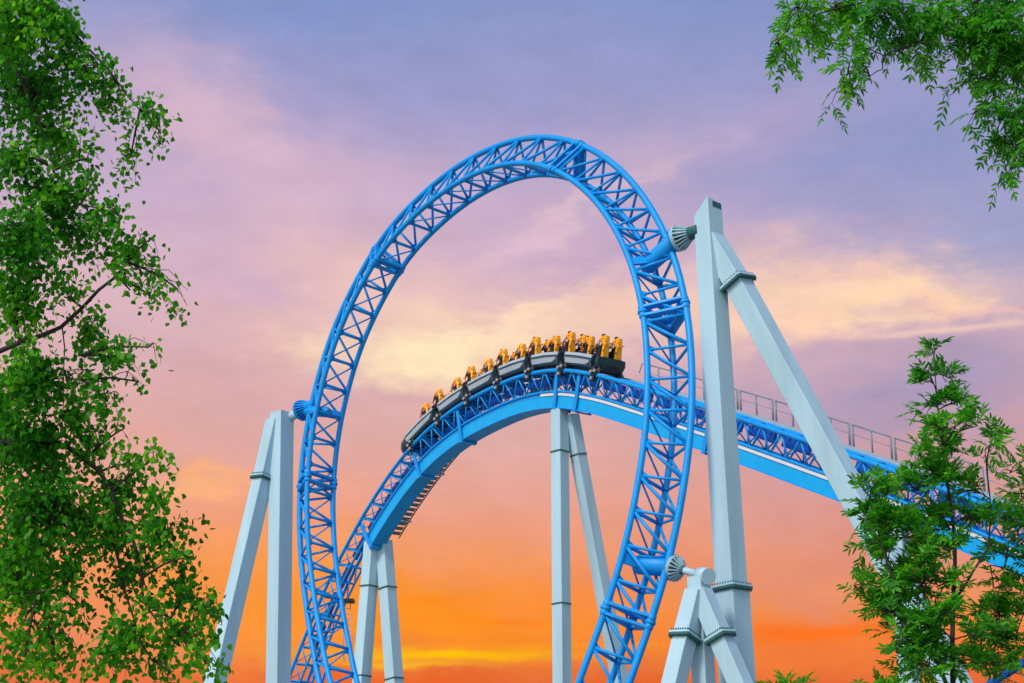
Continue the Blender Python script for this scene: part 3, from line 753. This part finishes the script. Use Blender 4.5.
b = lambda px, py, rx, ry, dens=1.0, D=12.5: (px, py, rx, ry, dens, D)
birch_cl = [b(22,22,60,48,1.2,12.2), b(66,42,22,40,1.1), b(35,95,52,48,1.1,12.8), b(112,86,22,22,1.2,12.6), b(88,78,22,18,.9,12.4), b(160,124,16,17,1.0,12.6), b(142,118,14,10,.8), b(129,155,13,15,1.1,12.7),
 b(62,148,34,32,.9,12.9), b(86,150,12,18,.6), b(12,170,32,45,.9,12.2), b(60,200,48,26,1.0,12.5), b(105,214,26,13,1.1,12.3), b(84,185,22,12,.8),
 b(22,245,42,50,1.2,12.1), b(75,240,45,30,.9,12.8), b(120,240,22,12,.7,12.4), b(138,262,18,18,.9,12.6), b(160,296,16,14,.8,12.6), b(178,290,9,5,.7,12.6), b(130,285,18,10,.7), b(150,245,9,5,.7),
 b(22,310,36,34,1.2,12.6), b(70,292,26,18,.6,12.4), b(92,338,26,20,1.0,12.7), b(122,362,20,15,1.0,12.5), b(152,349,9,5,.7,12.5), b(138,375,7,12,.8),
 b(28,385,46,42,1.3,12.2), b(80,390,26,22,.9,12.9), b(108,402,14,16,.8,12.5), b(118,425,9,9,.5), b(75,425,30,18,1.0),
 b(35,455,52,36,1.3,12.5), b(88,450,22,12,.9), b(132,462,15,17,1.0,12.5), b(156,462,20,8,.9,12.5), b(120,495,32,24,1.1,12.7), b(160,500,18,12,.9,12.4),
 b(40,520,58,44,1.3,12.3), b(112,535,38,28,1.0,12.6), b(165,535,28,22,1.0,12.5), b(186,560,18,14,1.0,12.4), b(130,575,32,16,.9,12.7), b(190,592,24,18,.9,12.6), b(207,612,14,20,1.0,12.5),
 b(22,590,36,42,1.1,12.7), b(66,575,24,20,.9), b(74,610,14,22,.9), b(152,612,18,13,.7,12.3), b(180,640,30,18,.8,12.6), b(206,660,14,20,.8,12.4), b(130,640,34,16,.9,12.5), b(115,662,32,18,.9),
 b(22,655,38,26,.8,12.5), b(60,650,22,26,.6,12.7), b(170,672,26,14,.8), b(12,430,30,60,1.2,13.0), *[b(x, y, 62, 58, .28, D) for x, y, D in ((-70,0,12.8),(-80,100,12.6),(-70,210,12.9),(-85,320,12.7),(-75,430,12.9),(-80,540,12.8),(-75,650,12.7),(-180,-60,12.9),(-190,60,13.3),(-185,180,12.6),(-190,300,13.3),(-185,420,12.6),(-190,540,13.2),(-290,0,13),(-300,130,12.8),(-300,260,13.1),(-295,390,12.9),(-285,510,13),(-120,-130,12.9),(-220,-150,13),(0,-60,12.7))], b(15,60,30,60,1.0,13.2), b(20,560,30,50,1.0,13.1)]
tx = at(-190, 400, 13.0).x
birch_tr = [(tx, 13, 0), (tx + .1, 13, 3), (tx - .05, 12.9, 6), (tx + .15, 12.8, 9), (tx + .4, 12.7, 11.5)]
J = lambda px, py, D: tuple(at(px, py, D))
birch_limbs = [([(tx + .03, 13, 4.2), J(-60, 372, 12.8), J(0, 351, 12.5), J(60, 326, 12.5), J(100, 290, 12.5), J(127, 262, 12.5)], .05, .010),
 ([(tx + .1, 12.9, 6.8), J(-60, 30, 12.7), J(10, 62, 12.6), J(28, 100, 12.6), J(47, 142, 12.6), J(55, 170, 12.6)], .045, .008),
 ([(tx, 13, 3.6), J(-60, 480, 12.6), J(20, 440, 12.5), J(85, 458, 12.5), J(118, 508, 12.5), J(140, 555, 12.5), J(145, 600, 12.5), J(178, 645, 12.5)], .05, .006),
 ([J(108, 528, 12.5), J(122, 570, 12.5), J(132, 620, 12.5), J(152, 660, 12.5)], .012, .005),
 ([J(140, 600, 12.5), J(170, 620, 12.5), J(195, 650, 12.5)], .009, .004),
 ([(tx, 13, 2.8), J(-90, 640, 12.6), J(-10, 600, 12.5), J(60, 590, 12.4)], .04, .008),
 ([(tx + .15, 12.85, 8), J(-80, -30, 12.4), J(30, 0, 12.3), J(90, 50, 12.4), J(140, 110, 12.5)], .035, .005),
 ([J(0, 150, 12.6), J(8, 165, 12.6), J(14, 150, 12.6), J(24, 125, 12.6)], .008, .004),
 ([J(62, 326, 12.5), J(64, 370, 12.5), J(64, 420, 12.5)], .006, .003), ([J(84, 330, 12.5), J(82, 380, 12.5)], .004, .002),
 ([(tx, 13, 4.9), J(-60, 250, 12.7), J(20, 225, 12.6), J(80, 205, 12.5), J(115, 212, 12.5)], .035, .005)]
print('birch leaves', tree('birch_tree', 'leafy green birch with fine hanging twigs filling the left edge', 'birch tree', (tx, 13, 0), birch_tr, birch_limbs, birch_cl, BIRCHLEAF, BIRCHBARK, 'birch', .155, None, 3, trunk_r=(.20, .06))[1])

a2 = lambda px, py, rx, ry, dens=1.0, D=13.0: (px, py, rx, ry, dens, D)
top_cl = [a2(800,12,34,22,1.2), a2(780,45,20,18,.8,12.8), a2(806,40,20,14,.6), a2(835,15,34,24,1.2,13.2), a2(850,45,24,18,.8), a2(840,82,15,15,.8,12.8), a2(858,68,12,12,.6), a2(880,15,38,20,1.2,12.9),
 a2(895,35,30,16,.8,13.2), a2(935,28,40,26,1.2), a2(925,52,16,9,.7,12.8), a2(960,50,28,22,1.1,13.1), a2(990,25,40,34,1.2,12.8), a2(1015,60,28,40,1.2,13.1), a2(965,78,14,8,.6), a2(990,95,22,18,.9,13), a2(975,120,11,9,.7,12.9), a2(1012,115,20,28,1.1,12.9), a2(1002,140,14,14,.8), a2(1018,150,14,20,1.0,13), a2(1004,170,9,9,.7,12.9), a2(1040,100,20,60,1.0), a2(905,6,30,14,1.1), a2(940,4,34,14,1.2), a2(975,8,34,16,1.2), a2(1008,8,30,20,1.2,13.1), a2(995,60,26,20,1.0), a2(1015,130,14,18,1.0)] + [a2(x, y, 60, 50, .45, D) for x, y, D in ((1080,20,13.2),(1090,110,13),(1150,-40,13.4),(1170,60,13.2),(1160,150,13.5),(1240,-80,13.3),(1250,20,13.6),(1240,110,13.2),(1320,-20,13.5),(1330,90,13.4),(1230,-160,13.4),(1130,-130,13.3),(1310,-120,13.3),(1390,30,13.5),(1000,-60,13.2),(900,-50,13.1),(1040,-120,13.3),(1280,180,13.3))]
ux = at(1230, 100, 13).x
print(tree('ash_tree', 'overhanging ash boughs with feathery leaves reaching in from the top right corner', 'ash tree', (ux, 13.4, 0), [(ux, 13.4, 0), (ux - .1, 13.3, 4), (ux, 13.3, 8), (ux - .3, 13.2, 11.5)],
 [([(ux - .05, 13.3, 7), J(1100, -60, 13), J(1010, -20, 13), J(940, 28, 13), J(905, 48, 13), J(884, 56, 13), J(885, 68, 13), J(870, 76, 13)], .045, .0035),
  ([(ux - .05, 13.3, 7.2), J(1060, -60, 13), J(940, -10, 13), J(860, 2, 13), J(800, 22, 13), J(775, 45, 12.9)], .04, .004),
  ([(ux - .05, 13.3, 6.8), J(1090, 60, 13), J(1040, 68, 13), J(1000, 66, 13), J(985, 100, 13)], .035, .004),
  ([J(1055, 64, 13), J(1025, 120, 13), J(1008, 180, 13)], .015, .003)], top_cl, ASHLEAF, BARK, 'ash', .017, 'ash trees in the foreground', 5, rz=.4, trunk_r=(.2, .06), asc=-.1)[1])

r_cl = [a2(934,354,8,12,.8,13.5), a2(925,384,17,13,.8,13.4), a2(946,378,13,14,.9,13.6), a2(930,410,22,12,.8,13.5), a2(955,405,16,14,.9,13.4), a2(968,425,24,14,.9), a2(992,441,16,12,.9,13.6), a2(938,432,24,12,.7), a2(920,455,16,12,.8,13.3), a2(950,455,28,14,.9,13.6), a2(985,458,14,10,.6),
 a2(866,492,14,11,.9,13.3), a2(886,500,16,16,1.0,13.4), a2(908,492,20,16,1.1,13.6), a2(935,485,26,18,1.1,13.4), a2(962,490,22,16,.9,13.5), a2(870,520,18,14,1,13.5), a2(900,525,26,18,1.1,13.4), a2(940,520,24,14,.9,13.6), a2(975,515,24,14,.9,13.4), a2(868,550,13,11,.7,13.4), a2(890,560,20,16,1,13.5), a2(925,552,24,18,1,13.4), a2(958,545,20,13,.9,13.5),
 a2(856,590,14,9,.8,13.3), a2(874,592,14,11,.8,13.4), a2(900,592,22,18,1.1,13.5), a2(925,592,20,20,1.1,13.6), a2(897,622,18,12,1,13.4), a2(925,628,22,16,1.1,13.3), a2(900,646,12,7,.6), a2(945,610,16,18,1.0), a2(885,615,22,18,1.1,13.3), a2(910,655,26,16,1.1,13.4), a2(905,575,28,20,1.1,13.6), a2(935,640,24,16,1.1,13.5), a2(915,670,24,12,1.0,13.4), a2(948,585,16,16,1.0,13.4), a2(885,530,26,18,1.1,13.6), a2(950,668,18,14,1.0,13.4), a2(950,720,60,24,.6,13.5), a2(940,770,55,26,.6,13.5), a2(970,815,45,24,.5,13.5), a2(930,530,26,16,1.0,13.5), a2(935,470,26,16,1.0,13.5), a2(940,655,22,10,.7,13.5), a2(930,675,22,9,.8), a2(965,665,20,12,.8,13.5), a2(975,640,14,16,.9,13.4), a2(960,620,10,10,.6)]
fx = at(953, 683, 13.5).x
print(tree('ash_tree', 'young ash tree with slim forked stem and feathery leaves before the track, lower right', 'ash tree', (fx, 13.5, 0), [(fx + .02, 13.5, 0), (fx, 13.5, 2.5), J(953, 683, 13.5), J(953, 610, 13.5), J(955, 545, 13.5), J(947, 480, 13.5), J(938, 410, 13.5), J(934, 356, 13.5)],
 [([(fx, 13.5, 2.9), J(945, 680, 13.5), J(928, 650, 13.5), J(905, 618, 13.4), J(895, 585, 13.4), J(880, 540, 13.4), J(872, 500, 13.4)], .022, .005),
  ([J(955, 600, 13.5), J(975, 570, 13.5), J(988, 545, 13.5), J(990, 500, 13.5), J(985, 450, 13.5)], .012, .004),
  ([J(950, 530, 13.5), J(925, 490, 13.5), J(918, 455, 13.5)], .010, .004), ([J(905, 618, 13.4), J(880, 600, 13.4), J(860, 592, 13.4)], .006, .003),
  ([J(953, 640, 13.5), J(935, 620, 13.5), J(925, 580, 13.5)], .008, .003)], r_cl, ASHLEAF, BARK, 'ash', .022, 'ash trees in the foreground', 8, rz=.35, trunk_r=(.05, .003))[1])

e_cl = [a2(1012,468,12,12,.9,13.9), a2(1018,495,18,14,1,14), a2(1000,520,18,14,.9,13.9), a2(1020,530,16,16,1,14), a2(1004,555,22,13,.9,14), a2(1000,590,14,12,.8,13.9), a2(1018,585,14,18,1,14), a2(990,615,14,12,1,13.9), a2(1012,620,18,16,1.1,14), a2(995,642,22,16,1.1,14), a2(1015,650,16,12,.8,14), a2(985,668,20,14,1.1,13.9), a2(1010,672,20,14,1.1,13.9), a2(1000,610,20,18,1.0,14.1), a2(1040,560,20,80,1,14)]
gx = at(1062, 683, 14).x
print(tree('ash_tree', 'second young ash cut by the right edge of the picture, lower right', 'ash tree', (gx, 14, 0), [(gx, 14, 0), (gx, 14, 2.6), J(1062, 650, 14), J(1052, 560, 14), J(1030, 490, 14), J(1012, 455, 14)],
 [([J(1062, 670, 14), J(1030, 640, 14), J(1000, 625, 14)], .012, .004), ([J(1056, 600, 14), J(1020, 575, 14), J(990, 565, 14)], .012, .004)], e_cl, ASHLEAF, BARK, 'ash', .022, 'ash trees in the foreground', 9, rz=.35, trunk_r=(.045, .006))[1])

for (px, py, D, lab, cl, sd) in ((786, 688, 12.6, 'small ash sapling whose tip just shows at the bottom edge, below the tall tower', [a2(777,694,4,3,.6,12.6), a2(793,693,4,3,.6,12.6), a2(784,707,16,6,1,12.6)], 21),
                             (868, 690, 12.9, 'small ash sapling tip at the bottom edge, just left of the young ash', [a2(866,693,5,3,.7,12.9), a2(888,695,5,3,.7,12.9), a2(878,708,16,6,1,12.9)], 22)):
    g = at(px, py, D)
    tree('ash_sapling', lab, 'sapling', (g.x, D, 0), [(g.x, D, 0), (g.x + .03, D, 1.6), tuple(g)], [], cl, ASHLEAF, BARK, 'ash', .03, 'ash trees in the foreground', sd, rz=.12, trunk_r=(.018, .004))

# ------------------------------------------------------------------ ground
gm = bpy.data.materials.new('pale bounce-fill paving and dry grass'); gm.use_nodes = True; N = gm.node_tree.nodes; L = gm.node_tree.links  # unseen ground; pale tone set to bounce fill light onto the undersides
nz = N.new('ShaderNodeTexNoise'); nz.inputs['Scale'].default_value = 1.2; nz.inputs['Detail'].default_value = 8; tcn = N.new('ShaderNodeTexCoord'); L.new(tcn.outputs['Object'], nz.inputs['Vector'])
cr = N.new('ShaderNodeValToRGB'); cr.color_ramp.elements[0].color = (.16, .17, .10, 1); cr.color_ramp.elements[1].color = (.42, .40, .36, 1); cr.color_ramp.elements[0].position = .3; cr.color_ramp.elements[1].position = .75
L.new(nz.outputs[0], cr.inputs[0]); L.new(cr.outputs[0], N['Principled BSDF'].inputs['Base Color']); N['Principled BSDF'].inputs['Roughness'].default_value = .95
m = MB(); S = 2500; V = []; ns = 20
for j in range(ns + 1):
    for i in range(ns + 1): V.append((-S + 2 * S * i / ns, -S + 2 * S * j / ns, 0))
m.add(V, [(j * (ns + 1) + i, j * (ns + 1) + i + 1, (j + 1) * (ns + 1) + i + 1, (j + 1) * (ns + 1) + i) for j in range(ns) for i in range(ns)])
structure(m.build('ground', gm))

# ------------------------------------------------------------------ sky and light
SUN_EL, SUN_AZ = R(44), R(-142)      # azimuth from +Y, clockwise positive: behind-left of the camera
w = bpy.data.worlds.new('World'); scene.world = w; w.use_nodes = True
nt = w.node_tree; N = nt.nodes; L = nt.links; N.clear()
out = N.new('ShaderNodeOutputWorld')
def mth(op, a, b_=None, c=None, clamp=False):
    n_ = N.new('ShaderNodeMath'); n_.operation = op; n_.use_clamp = clamp
    for i, v in enumerate((a, b_, c)):
        if v is None: continue
        if isinstance(v, (int, float)): n_.inputs[i].default_value = v
        else: L.new(v, n_.inputs[i])
    return n_.outputs[0]
tcn = N.new('ShaderNodeTexCoord'); D_ = tcn.outputs['Generated']
sx = N.new('ShaderNodeSeparateXYZ'); L.new(D_, sx.inputs[0])
az0 = mth('MULTIPLY', mth('ARCTAN2', sx.outputs[0], sx.outputs[1]), 57.2958)
el0 = mth('MULTIPLY', mth('ARCSINE', sx.outputs[2]), 57.2958)
def noise(scale, stretch, detail, rough, seedv):
    mp = N.new('ShaderNodeMapping'); mp.inputs['Scale'].default_value = stretch; mp.inputs['Location'].default_value = seedv; L.new(D_, mp.inputs[0])
    n_ = N.new('ShaderNodeTexNoise'); n_.inputs['Scale'].default_value = scale; n_.inputs['Detail'].default_value = detail; n_.inputs['Roughness'].default_value = rough
    L.new(mp.outputs[0], n_.inputs['Vector']); sp_ = N.new('ShaderNodeSeparateColor'); L.new(n_.outputs['Color'], sp_.inputs[0]); return sp_.outputs
n1 = noise(7, (1, 1, 2.2), 5, .55, (1.3, .2, 4)); n2 = noise(24, (1, 1, 2.6), 6, .6, (3, 1, 2))
n3 = noise(70, (1, 1, 1.8), 5, .62, (5, 2, 7))
az = mth('ADD', az0, mth('ADD', mth('MULTIPLY', mth('SUBTRACT', n1[0], .5), 8), mth('ADD', mth('MULTIPLY', mth('SUBTRACT', n2[0], .5), 5), mth('MULTIPLY', mth('SUBTRACT', n3[0], .5), 2.2))))
el = mth('ADD', el0, mth('ADD', mth('MULTIPLY', mth('SUBTRACT', n1[1], .5), 3.2), mth('ADD', mth('MULTIPLY', mth('SUBTRACT', n2[1], .5), 2.2), mth('MULTIPLY', mth('SUBTRACT', n3[1], .5), 1.1))))
el_s = mth('ADD', el0, mth('MULTIPLY', mth('SUBTRACT', n1[2], .5), 3.0))
def aeo(px, py):
    r = ray(px, py).normalized(); return math.degrees(math.atan2(r.x, r.y)), math.degrees(math.asin(r.z))
ramp = N.new('ShaderNodeValToRGB'); ramp.color_ramp.interpolation = 'LINEAR'
stops = [(760,(210,100,72)),(683,(230,112,58)),(640,(244,134,58)),(600,(246,148,80)),(560,(243,155,108)),(500,(235,163,142)),(430,(224,172,166)),(370,(218,176,182)),
         (300,(220,182,194)),(200,(200,174,202)),(100,(166,160,202)),(0,(140,153,203)),(-120,(112,138,196)),(-500,(90,125,190))]
E0, E1 = aeo(512, 780)[1], 60.0
el_r = ramp.color_ramp.elements
for i, (py, c) in enumerate(stops):
    pos = (aeo(512, py)[1] - E0) / (E1 - E0)
    if i == 0: e = el_r[0]; e.position = max(pos, 0)
    elif i == 1: e = el_r[1]; e.position = pos
    else: e = el_r.new(min(pos, 1))
    e.color = srgb(*c)
L.new(mth('DIVIDE', mth('SUBTRACT', el_s, E0), E1 - E0, clamp=True), ramp.inputs[0])
colr = ramp.outputs[0]
def blob(col_in, px, py, rx, ry, c, k, rot=0, floor=None, sharp=False):
    a0, e0 = aeo(px, py); ra, re = rx * .0347, ry * .0347
    dx = mth('SUBTRACT', az if not sharp else mth('ADD', az0, mth('MULTIPLY', mth('SUBTRACT', n2[0], .5), 3)), a0)
    dy = mth('SUBTRACT', el if not sharp else mth('ADD', el0, mth('MULTIPLY', mth('SUBTRACT', n2[1], .5), .7)), e0)
    if rot:
        c_, s_ = math.cos(R(rot)), math.sin(R(rot))
        dx, dy = mth('ADD', mth('MULTIPLY', dx, c_), mth('MULTIPLY', dy, s_)), mth('SUBTRACT', mth('MULTIPLY', dy, c_), mth('MULTIPLY', dx, s_))
    u = mth('DIVIDE', dx, ra); v = mth('DIVIDE', dy, re)
    r2 = mth('ADD', mth('MULTIPLY', u, u), mth('MULTIPLY', v, v))
    g = mth('EXPONENT', mth('MULTIPLY', r2, -1.0))
    fac = mth('MULTIPLY', g, k)
    if floor is not None:
        fm = N.new('ShaderNodeMapRange'); fm.interpolation_type = 'SMOOTHSTEP'; fe = aeo(px, floor)[1]; fm.inputs['From Min'].default_value = fe - .22; fm.inputs['From Max'].default_value = fe + .3
        L.new(mth('ADD', el0, mth('ADD', mth('MULTIPLY', mth('SUBTRACT', n1[1], .5), 2.0), mth('MULTIPLY', mth('SUBTRACT', n3[1], .5), .7))), fm.inputs[0]); fac = mth('MULTIPLY', fac, fm.outputs[0])
    mx = N.new('ShaderNodeMix'); mx.data_type = 'RGBA'; L.new(fac, mx.inputs[0]); L.new(col_in, mx.inputs[6]); mx.inputs[7].default_value = srgb(*c); return mx.outputs[2]
for a_ in [
 (270,-10,230,55,(128,149,203),.8,0), (760,10,260,55,(134,149,200),.7,0), (215,120,140,55,(224,186,202),.8,-20), (330,150,130,22,(206,178,204),.5,-28),
 (470,75,200,55,(152,154,202),.6,0), (900,150,230,110,(142,152,200),.9,0), (980,250,110,60,(145,157,202),.8,0), (770,120,130,35,(176,162,202),.5,10), (640,150,80,30,(206,176,202),.5,0),
 (240,280,70,40,(203,170,198),.6,0), (330,260,120,40,(230,190,192),.55,-25), (225,400,120,50,(216,168,172),.5,0), (300,350,90,26,(234,190,184),.6,-12),
 (600,262,75,26,(190,164,198),.75,12), (470,215,90,26,(206,176,204),.6,-20), (570,215,150,13,(232,196,204),.55,24), (400,300,90,44,(242,202,186),.7,-15),
 (640,310,110,34,(248,206,184),.85,8), (560,345,120,26,(246,208,186),.7,0), (440,350,110,40,(255,222,184),1.0,6,396), (440,348,80,24,(255,234,192),.95,6,396), (520,318,60,10,(255,222,190),.7,18),
 (900,400,200,55,(166,152,188),.95,0), (760,390,90,40,(196,166,186),.5,0), (780,300,70,44,(246,204,186),.8,0,345), (850,298,125,36,(250,206,184),.95,-2,334), (850,306,95,20,(255,222,184),.8,-6,334),
 (928,318,50,13,(255,212,176),.85,-14,334), (985,327,90,8,(236,190,186),.8,0,334), (800,318,60,10,(255,214,176),.6,8),
 (900,490,200,55,(196,152,164),.6,0), (190,486,110,13,(252,180,124),.85,4), (250,600,130,65,(255,156,62),.85,0), (340,545,110,26,(246,160,104),.5,0),
 (450,610,180,36,(255,148,22),.95,0), (560,590,140,20,(250,140,62),.5,6), (860,565,220,50,(224,142,122),.75,0), (100,620,110,60,(230,144,112),.6,0), (500,690,340,18,(236,100,40),.85,0),
 (830,640,140,22,(244,120,52),.6,0)]:
    colr = blob(colr, a_[0], a_[1], a_[2], a_[3], a_[4], a_[5], rot=a_[6], floor=(a_[7] if len(a_) > 7 else None))
for args in [((810,633,100,9),(255,116,30),.95), ((450,655,120,6),(255,192,10),1.0), ((400,664,70,3),(255,200,40),.6), ((560,646,110,4),(255,158,30),.6), ((520,622,60,4),(255,130,20),.5), ((430,598,60,5),(255,140,24),.5), ((960,329,110,4),(255,214,186),.6), ((880,320,60,4),(255,222,180),.5), ((360,630,60,4),(255,160,20),.5)]:
    colr = blob(colr, *args[0], args[1], args[2], sharp=True)
# fine wisps
wsp = mth('MULTIPLY_ADD', mth('SUBTRACT', n2[2], .5), .24, 1.0)
vs = N.new('ShaderNodeVectorMath'); vs.operation = 'SCALE'; L.new(colr, vs.inputs[0]); L.new(wsp, vs.inputs['Scale'])
sunset = N.new('ShaderNodeBackground'); L.new(vs.outputs[0], sunset.inputs[0]); sunset.inputs[1].default_value = 1.0
sky = N.new('ShaderNodeTexSky'); sky.sky_type = 'NISHITA'; sky.sun_disc = False; sky.sun_elevation = SUN_EL; sky.sun_rotation = SUN_AZ
sky.air_density = 1.0; sky.dust_density = 1.5; sky.ozone_density = 1.5
sb = N.new('ShaderNodeBackground'); L.new(sky.outputs[0], sb.inputs[0]); sb.inputs[1].default_value = .15
m1 = N.new('ShaderNodeMapRange'); m1.interpolation_type = 'SMOOTHSTEP'; m1.inputs['From Min'].default_value = 38; m1.inputs['From Max'].default_value = 95
L.new(mth('ABSOLUTE', az0), m1.inputs[0])
m2 = N.new('ShaderNodeMapRange'); m2.interpolation_type = 'SMOOTHSTEP'; m2.inputs['From Min'].default_value = 45; m2.inputs['From Max'].default_value = 75; L.new(el0, m2.inputs[0])
mxs = N.new('ShaderNodeMixShader'); L.new(mth('MAXIMUM', m1.outputs[0], m2.outputs[0]), mxs.inputs[0]); L.new(sunset.outputs[0], mxs.inputs[1]); L.new(sb.outputs[0], mxs.inputs[2])
L.new(mxs.outputs[0], out.inputs[0])

sl = bpy.data.lights.new('sun', 'SUN'); sl.energy = 2.2; sl.angle = R(11); sl.color = (1, .96, .90)
so_ = bpy.data.objects.new('sun', sl); COL.objects.link(so_)
dv = Vector((math.sin(SUN_AZ) * math.cos(SUN_EL), math.cos(SUN_AZ) * math.cos(SUN_EL), math.sin(SUN_EL)))
so_.rotation_euler = dv.to_track_quat('Z', 'Y').to_euler()

scene.view_settings.view_transform = 'Standard'; scene.view_settings.look = 'None'; scene.view_settings.gamma = 1; scene.view_settings.exposure = 0
scene.view_settings.use_curve_mapping = False
scene.cycles.max_bounces = 6; scene.cycles.use_denoising = True
